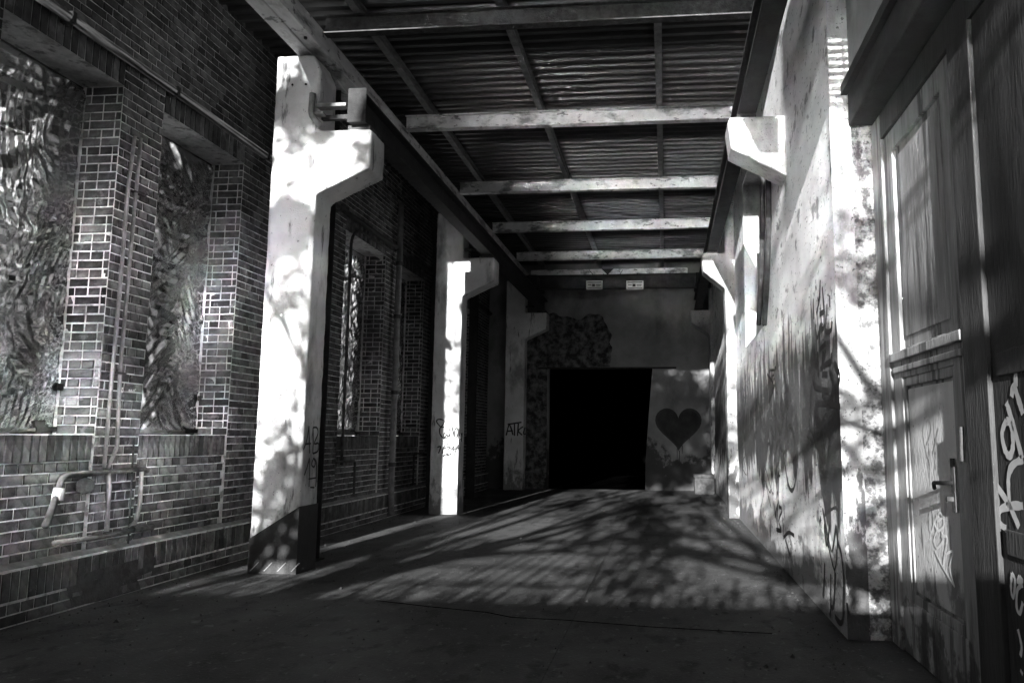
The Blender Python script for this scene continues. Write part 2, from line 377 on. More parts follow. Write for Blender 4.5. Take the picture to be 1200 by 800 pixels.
# ------------------------------------------------------------------ white pillars with crane corbels
tex = bpy.data.textures.new('cast_concrete', 'CLOUDS'); tex.noise_scale = .16; tex.noise_depth = 4
def cast(o):
    """worn cast concrete: softened, slightly wavy faces and uneven arrises"""
    r_ = o.modifiers.new('remesh', 'REMESH'); r_.mode = 'VOXEL'; r_.voxel_size = .024; r_.use_smooth_shade = True
    d_ = o.modifiers.new('wear', 'DISPLACE'); d_.texture = tex; d_.texture_coords = 'GLOBAL'; d_.strength = .016; d_.mid_level = .5
def paint_band(Y, D, poly, mat_, parent, X0, X1, sidez):
    MB().add([(x, Y-.009, z) for x, z in poly], [tuple(range(len(poly)))]).build('painted_foot', mat_, parent)
    MB().add([(X1+.009, Y-.009, .002), (X1+.009, Y+D, .002), (X1+.009, Y+D, sidez), (X1+.009, Y-.009, sidez)], [(0,1,2,3)]).build('painted_foot', mat_, parent)
CX0, CX1 = -4.42, -3.89
COLY = (7.95, 14.2, 20.8); CD = .44
for k, Y in enumerate(COLY):
    lab = ['white pillar with dark painted foot, bracketed corbel and AB 19 scrawled on its side', 'white pillar with pale painted foot and black two-line tag', 'shaded pillar with ATK tag beside the dark opening'][k]
    p = thing('pillar', ((CX0+CX1)/2, Y+CD/2, 0), lab, 'pillar', 'crane pillars along the brick wall')
    s = MB().prism([(CX0, 0), (CX1, 0), (CX1, 4.13), (-3.27, 4.42), (-3.27, 4.87), (CX1, 4.87), (CX1, 5.58), (-3.99, 5.78), (CX0, 5.78)], Y, Y+CD)
    cast(s.build('shaft', 'column', p))
    if k == 0:
        paint_band(Y, CD, [(CX0+.003, .002), (CX1+.009, .002), (CX1+.009, .70), (CX0+.003, .36)], 'column_paint', p, CX0, CX1, .70)
        for i in range(4):
            x = CX0+.03+i*.15
            MB().add([(x, Y-.012, .03), (x+.014, Y-.012, .03), (x+.10, Y-.012, .12), (x+.086, Y-.012, .12)], [(0,1,2,3)]).build('hazard_stripe', 'pipe', p)
        MB().box((-3.90, Y-.06, 5.12), (-3.55, Y+.05, 5.16)).box((-3.90, Y-.09, 5.02), (-3.80, Y-.004, 5.05)).build('steel_clamp', 'pipe', p, bevel=.004)
        MB().tube(round_corner([(-3.95, Y-.05, 5.28), (-3.95, Y-.06, 5.02), (-3.84, Y-.06, 4.9)], .06), .035).build('pipe_stub', 'pipe', p, smooth=True)
        for hx in (-4.22, -4.06): MB().tube([(hx, Y-.004, 5.42), (hx, Y+.01, 5.42)], .014, 8).build('bolt_hole', 'black', p)
    elif k == 1:
        paint_band(Y, CD, [(CX0+.003, .002), (CX1+.009, .002), (CX1+.009, .62), (CX0+.003, .36)], 'column_pale', p, CX0, CX1, .62)
    # rail seat on the corbel
    MB().box((-3.56, Y+.04, 4.87), (-3.30, Y+CD-.04, 4.93)).build('rail_seat', 'rust', p, bevel=.006)
    MB().box((CX1, Y+.06, 5.02), (-3.56, Y+.12, 5.07)).build('tie_bar', 'rust', p)

# dark steel post behind each of the first two pillars
for Y, x0, lab in ((8.75, -4.17, 'black steel post standing behind the AB 19 pillar'), (15.75, -4.90, 'black steel post against the bricks before the second pillar'), (17.9, -4.62, 'dark steel post between the second and the shaded pillar')):
    t = thing('steel_post', (x0, Y, 0), lab, 'post', 'steel posts along the brick wall')
    MB().box((x0-.09, Y, 0), (x0+.09, Y+.012, 5.9)).box((x0-.006, Y+.012, 0), (x0+.006, Y+.16, 5.9)).box((x0-.09, Y+.16, 0), (x0+.09, Y+.172, 5.9)).build('web', 'steel_dark', t)
    MB().box((x0-.13, Y-.04, 0), (x0+.13, Y+.22, .015)).build('base_plate', 'steel_dark', t)

# ------------------------------------------------------------------ crane runway girders and bridge crane
def ibeam_y(x, z0, z1, y0, y1, w, t=.02):
    return MB().box((x-w/2, y0, z0), (x+w/2, y1, z0+t)).box((x-w/2, y0, z1-t), (x+w/2, y1, z1)).box((x-t/2, y0, z0+t), (x+t/2, y1, z1-t))
for x, lab in ((-3.42, 'dark crane girder with rail on the corbels of the white pillars'), (.90, 'dark crane girder with rail on the corbels of the graffiti wall')):
    t = thing('crane_girder', (x, 14, 4.93), lab, 'girder', 'crane girders')
    for y0, y1 in ((7.9 if x < 0 else 5.7, 14.37), (14.39, 21.2)):
        ibeam_y(x, 4.93, 5.26, y0, y1, .2).build('beam', 'steel_dark', t)
    ye = 7.9 if x < 0 else 5.7; MB().box((x-.105, ye-.014, 4.925), (x+.105, ye-.001, 5.32)).build('end_plate', 'steel_dark', t)
    MB().box((x-.03, 7.9 if x < 0 else 5.7, 5.26), (x+.03, 21.2, 5.31)).build('rail', 'steel_dark', t)
g = thing('bridge_crane', (-1.3, 19.9, 5.31), 'dark overhead travelling crane bridge carrying two small warning plates', 'crane')
MB().box((-3.75, 19.75, 5.33), (1.2, 19.77, 5.66)).box((-3.75, 19.66, 5.31), (1.2, 19.86, 5.33)).box((-3.75, 19.66, 5.66), (1.2, 19.86, 5.68)).build('girder', 'steel_dark', g)
for x in (-3.42, .90):
    MB().box((x-.12, 19.2, 5.33), (x+.12, 20.5, 5.60)).build('end_carriage', 'steel_dark', g, bevel=.02)
    for yy in (19.4, 20.3): MB().tube([(x-.05, yy, 5.42), (x+.05, yy, 5.42)], .11, 16).build('wheel', 'rust', g, smooth=False)
for px0, px1 in ((687, 706), (734, 754)):
    a = ony(px0, 329, 19.64); b = ony(px1, 339, 19.64)
    s = MB().box((a.x, 19.645, a.z), (b.x, 19.655, b.z)).build('warning_plate', 'plate', g)
    h = a.z-b.z; w = b.x-a.x
    q = MB()
    for (u0, u1, v0, v1) in ((.06, .94, .12, .22), (.36, .54, .36, .66), (.1, .32, .42, .5), (.6, .9, .42, .5), (.62, .86, .6, .66), (.08, .92, .8, .86)):
        q.box((a.x+u0*w, 19.641, a.z-v0*h), (a.x+u1*w, 19.644, a.z-v1*h))
    q.build('print', 'marker', s)
t = thing('pale_beam', (-1.3, 20.4, 5.7), 'long pale beam above the crane bridge with a dark V notch', 'beam')
MB().box((-3.7, 20.55, 5.72), (.62, 20.75, 6.02)).build('beam', 'steel_light', t, bevel=.02)
q = ony(712, 316, 20.53); MB().add([(q.x-.17, 20.543, 6.02), (q.x+.17, 20.543, 6.02), (q.x, 20.543, 5.85)], [(0,2,1)]).build('notch', 'steel_dark', t)
for xa, xb in ((690, 698), (730, 724)):
    a = ony(xa, 316, 20.54); b = ony(xb, 325, 20.54); MB().tube([a, b], .008, 5).build('wire', 'black', t)

# ------------------------------------------------------------------ roof
ZB = 6.0
roof = thing('roof', (-1.3, 14, 6.3), 'dark corrugated sheet roof over the aisle seen from below', 'roof')
BEAMY = (7.95, 10.72, 13.76, 16.52, 19.32)
blabs = ['dark steel roof beam highest above the first pillar, nearest the open front', 'pale roof beam with blotched paint meeting the first right corbel', 'brightest white roof beam, next behind the blotched one', 'pale roof beam carrying a small bracket plate', 'pale roof beam just before the crane bridge']
for k, y in enumerate(BEAMY):
    t = thing('roof_beam', (-1.3, y, ZB), blabs[k], 'beam', 'steel beams under the roof')
    x0, x1 = -3.86, 1.32
    bm_ = 'steel_light' if k else 'rust'  # nearest beam gets a dark material in place of missing shade
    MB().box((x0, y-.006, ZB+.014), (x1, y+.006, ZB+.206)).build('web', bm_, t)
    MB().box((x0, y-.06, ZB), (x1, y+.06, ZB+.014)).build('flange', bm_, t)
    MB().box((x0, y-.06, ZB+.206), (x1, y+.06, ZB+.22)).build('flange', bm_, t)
    if k == 3:
        MB().box((-1.85, y-.07, ZB-.005), (-1.45, y-.062, ZB+.12)).build('bracket_plate', 'steel_light', t)
PURX = (-3.46, -1.81, -.06)
for k, x in enumerate(PURX):
    t = tag(MB().box((x-.045, 7.5, ZB+.222), (x+.045, 21.35, ZB+.236)).box((x-.006, 7.5, ZB+.236), (x+.006, 21.35, ZB+.33)).box((x-.045, 7.5, ZB+.33), (x+.045, 21.35, ZB+.342)).build('purlin', 'pipe'),
            ['slim steel purlin under the roof, closest to the white pillars', 'middle slim steel purlin running along under the roof', 'slim steel purlin under the roof, closest to the graffiti wall'][k], 'purlin', 'purlins under the roof')
e = thing('eave_beam', (-4.03, 14, ZB-.2), 'long pale weathered edge beam running along the pillar tops', 'beam')
MB().box((-4.20, 5.6, ZB-.2), (-4.03, 21.35, ZB+.02)).build('timber', 'steel_light', e, bevel=.008)
MB().box((-4.028, 5.6, ZB-.18), (-3.87, 21.35, ZB+.05)).build('timber', 'steel_light', e, bevel=.008)
for y in BEAMY: MB().tube([(-3.94, y-.3, ZB-.2), (-3.94, y-.3, ZB-.165)], .02, 8).build('bolt', 'rust', e)
RX = [-5.06, -3.46, -1.81, -.06, 1.34]; RY = [6.4, 10.75, 13.8, 16.55, 19.3, 21.4]
PT = .19
prof = ((0, 0), (.30, 0), (.42, .055), (.88, .055), (1.0, 0))
for i in range(4):
    for j in range(5):
        s = MB(); y0, y1 = RY[j], RY[j+1] + .06; z = ZB + .345 + (.004 if (i+j) % 2 else 0) + .002*i
        n = round((y1-y0)/PT); p = (y1-y0)/n; line = []
        for r in range(n):
            for u, h in prof[:-1]: line.append((y0+(r+u)*p, z+h))
        line.append((y1, z))
        x0, x1 = RX[i]-.03, RX[i+1]+.03
        for yy, zz in line: s.v += [(x0, yy, zz), (x1, yy, zz + .004*math.sin(yy*1.3+i))]
        s.f = [(2*q, 2*q+1, 2*q+3, 2*q+2) for q in range(len(line)-1)]
        s.build('roof_sheet', 'sheet', roof)

# ------------------------------------------------------------------ right wall
def rough_grid(o_, du, dv, nu, nv, nrm, amp, holes=()):
    """a plastered face as a grid, bumpy; holes = (u0,u1,v0,v1) in metres"""
    b = MB(); o_ = Vector(o_); du = Vector(du); dv = Vector(dv); nrm = Vector(nrm)
    for j in range(nv+1):
        for i in range(nu+1):
            p = o_ + du*(i/nu) + dv*(j/nv)
            h = amp*(mnoise.noise(p*.9) + .55*mnoise.noise(p*2.6) + .28*mnoise.noise(p*8))
            ed = min(i, nu-i, j, nv-j, 2)/2
            b.v.append(p + nrm*h*ed)
    for j in range(nv):
        for i in range(nu):
            c = ((i+.5)/nu*du.length, (j+.5)/nv*dv.length)
            if any(h[0] < c[0] < h[1] and h[2] < c[1] < h[3] for h in holes): continue
            q = (j*(nu+1)+i, j*(nu+1)+i+1, (j+1)*(nu+1)+i+1, (j+1)*(nu+1)+i)
            b.f.append(q)
    return b
rw = thing('plaster_wall', (XR+.2, 13, 0), 'right-hand wall of stained flaking white plaster covered in graffiti', 'plastered wall')
# recess of the upper window, on the grid of the wall face
YR0 = 5.9; LEN = YB-YR0; NU, NV = 310, 142; HR = 7.1
U0, U1 = round((9.9-YR0)/LEN*NU)*LEN/NU, round((12.5-YR0)/LEN*NU)*LEN/NU; V0, V1 = round(2.9/HR*NV)*HR/NV, round(5.6/HR*NV)*HR/NV
g = rough_grid((XR, YB, 0), (0, -LEN, 0), (0, 0, HR), NU, NV, (-1, 0, 0), .011, holes=[(LEN-U1, LEN-U0, V0, V1)])
g.build('plaster', 'plaster', rw, smooth=True)
wy0, wy1, wz0, wz1 = YR0+U0, YR0+U1, V0, V1
rev = MB(); d = .34
rev.add([(XR, wy1, wz0), (XR+d, wy1, wz0), (XR+d, wy1, wz1), (XR, wy1, wz1)], [(0,1,2,3)])
rev.add([(XR, wy0, wz0), (XR+d, wy0, wz0), (XR+d, wy0, wz1), (XR, wy0, wz1)], [(3,2,1,0)])
rev.add([(XR, wy0, wz0), (XR+d, wy0, wz0), (XR+d, wy1, wz0), (XR, wy1, wz0)], [(0,1,2,3)])
rev.add([(XR, wy0, wz1), (XR+d, wy0, wz1), (XR+d, wy1, wz1), (XR, wy1, wz1)], [(3,2,1,0)])
rev.build('window_reveal', 'pier_plaster', rw)
uw = thing('upper_window', (XR+d, (wy0+wy1)/2, wz0), 'dark barred window set high in the graffiti wall', 'window')
MB().box((XR+d-.02, wy0, wz0), (XR+d+.02, wy1, wz1)).build('pane', 'black', uw)
fr = [((wy0, wz0), (wy0+.07, wz1)), ((wy1-.07, wz0), (wy1, wz1)), ((wy0+.07, wz0), (wy1-.07, wz0+.07)), ((wy0+.07, wz1-.07), (wy1-.07, wz1))] + [((wy0+(wy1-wy0)*k/4-.02, wz0+.07), (wy0+(wy1-wy0)*k/4+.02, wz1-.07)) for k in (1, 2, 3)]
for (a, b) in fr: MB().box((XR+d-.06, a[0], a[1]), (XR+d-.021, b[0], b[1])).build('frame_bar', 'rust', uw)
# pier end, facing the yard, with the concrete door surround
PXR, DXR = 1.46, 1.61
rough_grid((XR, YR0, 0), (PXR-XR, 0, 0), (0, 0, HR), 4, 120, (0, -1, 0), .006).build('pier_end', 'pier_plaster', rw, smooth=True)
rough_grid((PXR, YR0+.004, 0), (DXR-PXR, 0, 0), (0, 0, 3.86), 6, 110, (0, -1, 0), .008).build('door_surround', 'jamb', rw, smooth=True)
ZL = 3.86
MB().box((PXR-.02, 2.2, ZL), (DXR+.3, YR0-.01, ZL+.34)).build('lintel', 'steel_dark', rw, bevel=.015)
MB().box((PXR-.07, 2.2, ZL+.26), (PXR-.021, YR0-.012, ZL+.34)).build('cornice', 'steel_dark', rw)
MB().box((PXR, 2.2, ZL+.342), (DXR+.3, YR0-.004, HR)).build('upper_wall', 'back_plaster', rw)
MB().box((DXR+.14, 2.2, -.02), (DXR+.3, YR0+.5, ZL-.002)).build('core', 'jamb', rw)
MB().box((XR+.36, YR0+.5, -.02), (XR+.5, YB, HR)).build('core', 'jamb', rw)
# right-hand crane pillars, mostly buried in the wall
for k, (Y, x) in enumerate(((8.0, 1.325), (14.2, 1.12), (20.75, 1.2))):
    p = thing('buried_pillar', (x, Y+.2, 0), ['blunt grey crane corbel jutting from the wall above the door pier', 'bright white crane corbel and pillar between the upper window and the back', 'small corbel and pillar in the corner of the back wall'][k], 'pillar', 'crane pillars in the graffiti wall')
    sh = MB().prism([(x, 0), (1.42, 0), (1.42, 5.9), (x, 5.9), (x, 4.88), (.71, 4.88), (.69, 4.82), (.72, 4.53), (x, 4.2)] , Y, Y+.42)
    cast(sh.build('shaft', 'pier_plaster', p))
    MB().box((.80, Y+.05, 4.88), (1.0, Y+.37, 4.93)).build('rail_seat', 'rust', p)
# hoses hanging beside the upper window
for xa, lab in ((893, 'rough hanging pipe closer to the high barred window'), (900, 'rough hanging pipe on the side of the door, beside its twin')):
    pts_ = [onx(xa, 185, 1.26), onx(xa+1, 260, 1.26), onx(xa-1, 320, 1.26), onx(xa-4, 380, 1.27)]
    tag(MB().tube(pts_, .035, 9).build('hanging_pipe', 'rust', smooth=True), lab, 'pipe', 'pipes beside the high window')

# ------------------------------------------------------------------ panelled door
dr = thing('panelled_door', (DXR+.04, 4.2, 0), 'tall weathered panelled double door with pale lower panel and white scribbles', 'door')
XD = DXR + .05
def dbox(name, ya, yb, za, zb, out, m_, par=dr, th=.05, bev=.006): return MB().box((XD-out, ya, za), (XD-out+th, yb, zb)).build(name, m_, par, bevel=bev)
MB().box((XD, 2.2, .0), (XD+.05, YR0-.002, ZL-.004)).build('leaf', 'door', dr)
# frame and stiles (y runs away from the camera)
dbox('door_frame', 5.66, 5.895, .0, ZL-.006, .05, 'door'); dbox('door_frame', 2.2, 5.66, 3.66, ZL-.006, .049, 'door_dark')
LY0, LY1 = 4.28, 5.66
lf = [('stile', 5.46, LY1-.002, .0, 3.655, .03), ('stile', LY0, 4.5, .0, 3.655, .03), ('rail', 4.502, 5.458, 3.50, 3.655, .029), ('rail', 4.502, 5.458, 1.86, 2.06, .029), ('rail', 4.502, 5.458, .0, .36, .029)]
for n_, a, b, c, d_, o_ in lf: dbox(n_, a, b, c, d_, o_, 'door')
dbox('moulding', LY0+.02, LY1-.02, 1.98, 2.04, .065, 'door', th=.04); dbox('moulding', LY0+.05, LY1-.05, 1.90, 1.94, .05, 'door', th=.03)
dbox('panel', 4.56, 5.40, .44, 1.78, .012, 'door_panel', th=.012); dbox('panel', 4.56, 5.40, 2.14, 3.44, .012, 'door', th=.012)
for a, b, c, d_ in ((4.502, 4.55, .36, 1.86), (5.41, 5.458, .36, 1.86), (4.55, 5.41, .36, .42), (4.55, 5.41, 1.80, 1.86)): dbox('bead', a, b, c, d_, .022, 'door', th=.022)
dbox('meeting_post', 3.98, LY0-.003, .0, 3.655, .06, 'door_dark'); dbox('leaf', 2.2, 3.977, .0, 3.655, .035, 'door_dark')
for z in (.9, 1.75): dbox('rail', 2.3, 3.9, z, z+.12, .05, 'door_dark', th=.014)
hp = onx(1116, 570, XD-.04)
MB().box((XD-.038, hp.y-.03, hp.z-.14), (XD-.030, hp.y+.025, hp.z+.16)).build('lock_plate', 'rust', dr)
hd = MB().tube(round_corner([(XD-.034, hp.y, hp.z+.02), (XD-.10, hp.y, hp.z+.02), (XD-.10, hp.y+.13, hp.z+.015), (XD-.085, hp.y+.16, hp.z-.02)], .025), .012, 8).build('handle', 'steel_dark', dr, smooth=True)
MB().tube([(XD-.034, hp.y+.005, hp.z-.07), (XD-.075, hp.y+.005, hp.z-.07)], .016, 8).build('lock_cylinder', 'rust', dr)
MB().tube([onx(1127, 500, XD-.05), onx(1128, 540, XD-.05)], .012, 8).build('pull_bar', 'rust', dr)

# ------------------------------------------------------------------ back wall with the dark opening
bwall = thing('back_wall', (-1.8, YB+.2, 0), 'shaded grey end wall with a black opening and a painted heart', 'wall')
T = .35
op = [(-3.31, 3.37), (-.36, 3.37), (-.40, 2.9), (-.46, 2.2), (-.52, 1.4), (-.57, .7), (-.58, -.02)]
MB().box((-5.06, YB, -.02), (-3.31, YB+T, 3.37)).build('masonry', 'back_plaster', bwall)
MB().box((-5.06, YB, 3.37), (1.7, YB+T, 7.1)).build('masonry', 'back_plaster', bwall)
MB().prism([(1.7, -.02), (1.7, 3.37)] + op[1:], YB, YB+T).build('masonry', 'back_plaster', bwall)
MB().box((-3.6, YB-.04, 3.34), (.3, YB-.002, 3.385)).build('lintel_rail', 'steel_dark', bwall)
# bare masonry where the plaster has fallen off, left of and above the opening
rp = MB(); base = [(-4.1, 0), (-3.33, 0), (-3.33, 3.36), (-1.55, 3.40), (-1.5, 4.3), (-1.85, 4.95), (-2.5, 4.75), (-3.2, 4.95), (-4.1, 4.7)]
pp = []
for (x, z), (x1, z1) in zip(base, base[1:]+base[:1]):
    for k in range(10):
        t_ = k/10; x_, z_ = x+(x1-x)*t_, z+(z1-z)*t_; j = .09 if (z_ > 3.41) else .0
        pp.append((x_ + j*mnoise.noise((x_*4, z_*4, 1)), z_ + j*mnoise.noise((x_*4, z_*4, 7))))
rp.add([(x, YB-.006, z) for x, z in pp], [tuple(range(len(pp)))]); rp.build('bare_masonry', 'raw_patch', bwall)
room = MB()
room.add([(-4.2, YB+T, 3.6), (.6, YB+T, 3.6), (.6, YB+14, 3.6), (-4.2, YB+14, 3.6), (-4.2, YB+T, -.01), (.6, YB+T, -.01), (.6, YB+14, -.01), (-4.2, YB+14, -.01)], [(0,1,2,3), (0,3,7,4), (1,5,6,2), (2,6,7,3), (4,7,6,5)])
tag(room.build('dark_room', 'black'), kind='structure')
# heart
def heart(n=48):
    out = []
    for k in range(n):
        t_ = 2*math.pi*k/n; out.append((16*math.sin(t_)**3/16, (13*math.cos(t_)-5*math.cos(2*t_)-2*math.cos(3*t_)-math.cos(4*t_))/16))
    return out
h0 = ony(795, 499, YB); sx, sz = .64, .66
MB().add([(h0.x+x*sx*.94, YB-.004, h0.z+z*sz*.94) for x, z in heart()], [tuple(range(48))]).build('painted_heart', 'heart_paint', bwall)
ho = [(h0.x+x*sx, h0.z+z*sz) for x, z in heart()]; hi = [(h0.x+x*sx*.9, h0.z+z*sz*.9) for x, z in heart()]
MB().add([(x, YB-.006, z) for x, z in ho+hi], [(k, (k+1) % 48, 48+(k+1) % 48, 48+k) for k in range(48)]).build('heart_outline', 'marker', bwall)
dp_ = MB()
for x_, z_, L_ in ((-.04, .52, .28), (.02, .46, .42), (.10, .60, .22), (-.25, .95, .2), (.3, 1.0, .25)):
    dp_.add([(h0.x+x_-.012, YB-.005, z_+.62), (h0.x+x_+.012, YB-.005, z_+.62), (h0.x+x_+.006, YB-.005, z_+.62-L_), (h0.x+x_-.006, YB-.005, z_+.62-L_)], [(0,1,2,3)])
dp_.build('paint_drips', 'marker', bwall)
# concrete block in the corner
t = tag(MB().box((.72, 19.9, 0), (1.22, 20.5, .42)).box((.70, 19.88, .42), (1.22, 20.52, .50)).build('concrete_block', 'rust', bevel=.02), 'rough low concrete block in the far corner beneath the heart wall', 'block')

# ------------------------------------------------------------------ graffiti: flat paint strokes lying on the surfaces
def spline(p, n=5):
    if len(p) < 3: return p
    q = [p[0]] + list(p) + [p[-1]]; out = []
    for i in range(1, len(q)-2):
        a, b, c, d = [Vector(v) for v in q[i-1:i+3]]
        for k in range(n):
            t = k/n; out.append(.5*((2*b) + (c-a)*t + (2*a-5*b+4*c-d)*t*t + (3*b-a-3*c+d)*t**3))
    return out + [Vector(p[-1])]
def strokes(name, parent, material, lines, org, s_, place, nrm, w, lift=None):
    """lines in zoomed pixels (x0 + x/s, y0 + y/s) -> ribbons of width w on the surface given by place(px, py)"""
    b = MB(); nrm = Vector(nrm)
    for ln in lines:
        pts = [place(org[0]+q.x/s_, org[1]+q.y/s_) for q in spline([Vector((x, y, 0)) for x, y in ln])]
        dd = [(pts[min(i+1, len(pts)-1)] - pts[max(i-1, 0)]).normalized() for i in range(len(pts))]
        vs = []
        for p, d in zip(pts, dd):
            e = nrm.cross(d).normalized()*w/2*random.uniform(.8, 1.15)
            for q in (p-e, p+e): vs.append(q + nrm*(lift(q) if lift else (.009 if parent in pil else .003)))
        b.add(vs, [(2*i, 2*i+1, 2*i+3, 2*i+2) for i in range(len(pts)-1)])
    return b.build(name, material, parent)
pil = [o for o in bpy.data.objects if o.name.split('.')[0] == 'pillar']
strokes('graffiti', pil[0], 'marker', [[(65,312),(92,230),(108,125)], [(108,125),(110,230),(114,340)], [(78,268),(122,262)], [(140,138),(141,240),(138,340)], [(140,138),(170,140),(178,185),(150,262),(182,262),(178,320),(138,342)],
        [(72,510),(95,440),(112,376)], [(112,376),(112,480),(108,600)], [(138,388),(130,430),(148,445),(160,405),(140,380),(162,400),(168,480),(160,600)], [(104,540),(165,530)], [(118,604),(150,606)]],
        (345, 480), 6.67, lambda x, y: onx(x, y, CX1), (1, 0, 0), .022)
strokes('graffiti', pil[1], 'marker', [[(150,270),(108,220),(112,192),(150,188),(182,205),(170,245),(140,280),(140,340),(180,390)], [(140,270),(185,268)], [(180,390),(205,350),(185,330),(180,370),(215,385)], [(215,340),(222,375),(240,340),(245,380)], [(260,245),(285,360)], [(225,300),(240,290),(248,305)],
        [(290,370),(295,300),(320,280),(325,330),(310,380)], [(325,345),(340,390),(368,330),(360,420)], [(250,412),(300,410)], [(165,545),(178,480),(235,432)], [(180,495),(225,470)], [(215,520),(240,480),(225,470),(262,500)], [(262,500),(285,465),(280,510),(335,455),(300,520),(290,575)], [(170,572),(225,540),(210,570),(262,540)], [(112,480),(148,470),(125,540)]],
        (500, 470), 8.88, lambda x, y: ony(x, y, COLY[1]), (0, -1, 0), .026)
strokes('graffiti', pil[2], 'marker', [[(133,360),(148,310),(165,358)], [(138,340),(165,338)], [(140,308),(205,298)], [(172,304),(172,362)], [(190,304),(186,362)], [(212,318),(190,338),(208,358)], [(222,322),(214,350),(226,352)]],
        (560, 420), 4, lambda x, y: ony(x, y, COLY[2]), (0, -1, 0), .04)
XF = XR - .001
def wall_lift(q):
    p = Vector((XR, q.y, q.z)); return .011*(mnoise.noise(p*.9) + .55*mnoise.noise(p*2.6) + .28*mnoise.noise(p*8)) + .004
pw = lambda x, y: onx(x, y, XR)
strokes('graffiti', rw, 'marker', [[(65,150),(70,270)], [(108,40),(104,150),(85,240)], [(82,70),(85,100)], [(95,140),(97,165)], [(120,80),(130,235)], [(160,130),(162,200)], [(145,180),(140,300)], [(105,240),(130,225)], [(80,300),(90,380),(110,300),(100,410)], [(120,290),(115,340),(132,300)],
        [(135,300),(140,340),(172,335),(178,280)], [(105,450),(140,410)], [(92,460),(100,600)], [(125,455),(120,560),(140,450)], [(110,560),(160,520),(178,515),(178,465)], [(85,500),(88,560)], [(70,580),(80,660),(160,690)], [(120,590),(150,590)], [(165,560),(190,640),(180,730)], [(195,520),(228,600),(210,700)], [(120,700),(160,760),(230,780)], [(100,760),(150,765)], [(205,640),(215,760)]],
        (940, 320), 5, pw, (-1, 0, 0), .045, wall_lift)
strokes('graffiti', rw, 'marker', [[(120,455),(145,495),(170,460),(165,380),(185,340),(208,440),(212,600),(205,690),(190,722),(172,690),(150,560),(146,500)], [(70,350),(90,420),(100,300),(85,250)], [(110,330),(125,390),(140,300),(130,200)], [(150,420),(160,330),(165,200)], [(100,470),(110,420)]],
        (890, 430), 5, pw, (-1, 0, 0), .045, wall_lift)
strokes('graffiti', rw, 'marker', [[(330,440),(375,500)], [(390,560),(352,480),(350,400),(372,375),(388,440),(388,470),(395,400),(412,395),(418,440),(398,610),(390,680)], [(352,480),(370,580),(392,640)]],
        (890, 430), 5, pw, (-1, 0, 0), .045, wall_lift)
strokes('graffiti', rw, 'marker', [[(35,75),(40,160),(55,100),(50,200)], [(65,110),(78,130),(62,190),(75,240),(48,235)], [(85,200),(92,290)], [(88,280),(120,252),(148,270)], [(100,290),(128,385)]], (900, 570), 4.71, pw, (-1, 0, 0), .045, wall_lift)
strokes('graffiti', rw, 'marker', [[(300,170),(292,200)], [(322,190),(318,230),(330,330)], [(345,205),(335,330)], [(380,215),(360,360)], [(380,215),(392,310),(412,380),(425,560),(412,745),(375,715)],
        [(318,420),(312,560),(308,610)], [(350,480),(352,660),(345,715)], [(375,470),(372,640),(355,670)], [(440,640),(448,720)]],
        (900, 570), 4.71, pw, (-1, 0, 0), .045, wall_lift)
rg = random.Random(41)
for q in range(16):                         # worn, illegible loops and runs of older spray paint
    y_, z_, w_, h_ = rg.uniform(6.3, 14), rg.uniform(.5, 2.3), rg.uniform(.2, .5), rg.uniform(.25, .6)
    ln = [(y_ + w_*rg.uniform(-1, 1), z_ + h_*rg.uniform(-1, 1)*(.4 if k % 2 else 1)) for k in range(rg.randint(5, 9))]
    p_ = [(proj((XR, a, b))) for a, b in ln if .1 < b < 3]
    if len(p_) > 3: strokes('spray_line', rw, 'marker', [p_], (0, 0), 1, pw, (-1, 0, 0), rg.uniform(.02, .04), wall_lift)
XQ = XD - .0125
strokes('graffiti', dr, 'white_paint', [[(78,72),(68,130),(75,185),(88,140),(78,72)], [(100,115),(92,150),(105,180),(130,150),(112,105),(100,140),(130,120)], [(100,180),(88,215),(100,250),(125,215),(118,180)], [(118,205),(140,210),(128,300),(125,330)], [(92,262),(125,330),(172,408)], [(135,275),(165,265),(152,330),(172,408)]],
        (1070, 570), 3.478, lambda x, y: onx(x, y, XQ), (-1, 0, 0), .016)
strokes('graffiti', dr, 'plate', [[(75,470),(60,400),(52,320),(72,278),(92,320),(70,400)], [(95,200),(108,360),(112,515)], [(108,370),(150,450),(190,530)], [(100,440),(125,320)]],
        (1070, 420), 4, lambda x, y: onx(x, y, XQ), (-1, 0, 0), .014)
XW = XD - .036
strokes('graffiti', dr, 'plate', [[(440,290),(420,350),(435,430),(458,455),(472,400),(462,310),(440,290)], [(440,205),(470,300),(515,470)], [(465,180),(475,130),(500,200),(518,260)], [(485,130),(485,30),(505,12),(518,60)], [(392,592),(450,680),(500,790)], [(518,690),(460,690),(410,710),(400,760),(440,798)], [(518,470),(470,500),(450,560),(455,680)]],
        (1070, 420), 4, lambda x, y: onx(x, y, XW), (-1, 0, 0), .04)
strokes('graffiti', dr, 'white_paint', [[(405,352),(402,420),(412,450),(418,380),(405,352)], [(438,365),(428,385),(448,385),(438,365)], [(450,400),(428,420),(425,490),(438,515),(450,470)], [(430,580),(445,650),(440,690)], [(440,745),(450,765)]],
        (1070, 570), 3.478, lambda x, y: onx(x, y, XW), (-1, 0, 0), .022)
strokes('chalk_note', left, 'plate', [[(398,75),(400,95)], [(408,75),(414,72),(406,95),(416,94)], [(450,95),(452,82),(458,94),(464,82),(466,95)], [(472,90),(478,84),(472,95)], [(482,95),(484,82),(492,80)]],
        (60, 440), 5, lambda x, y: onx(x, y, XL), (1, 0, 0), .01, lambda q: .009)
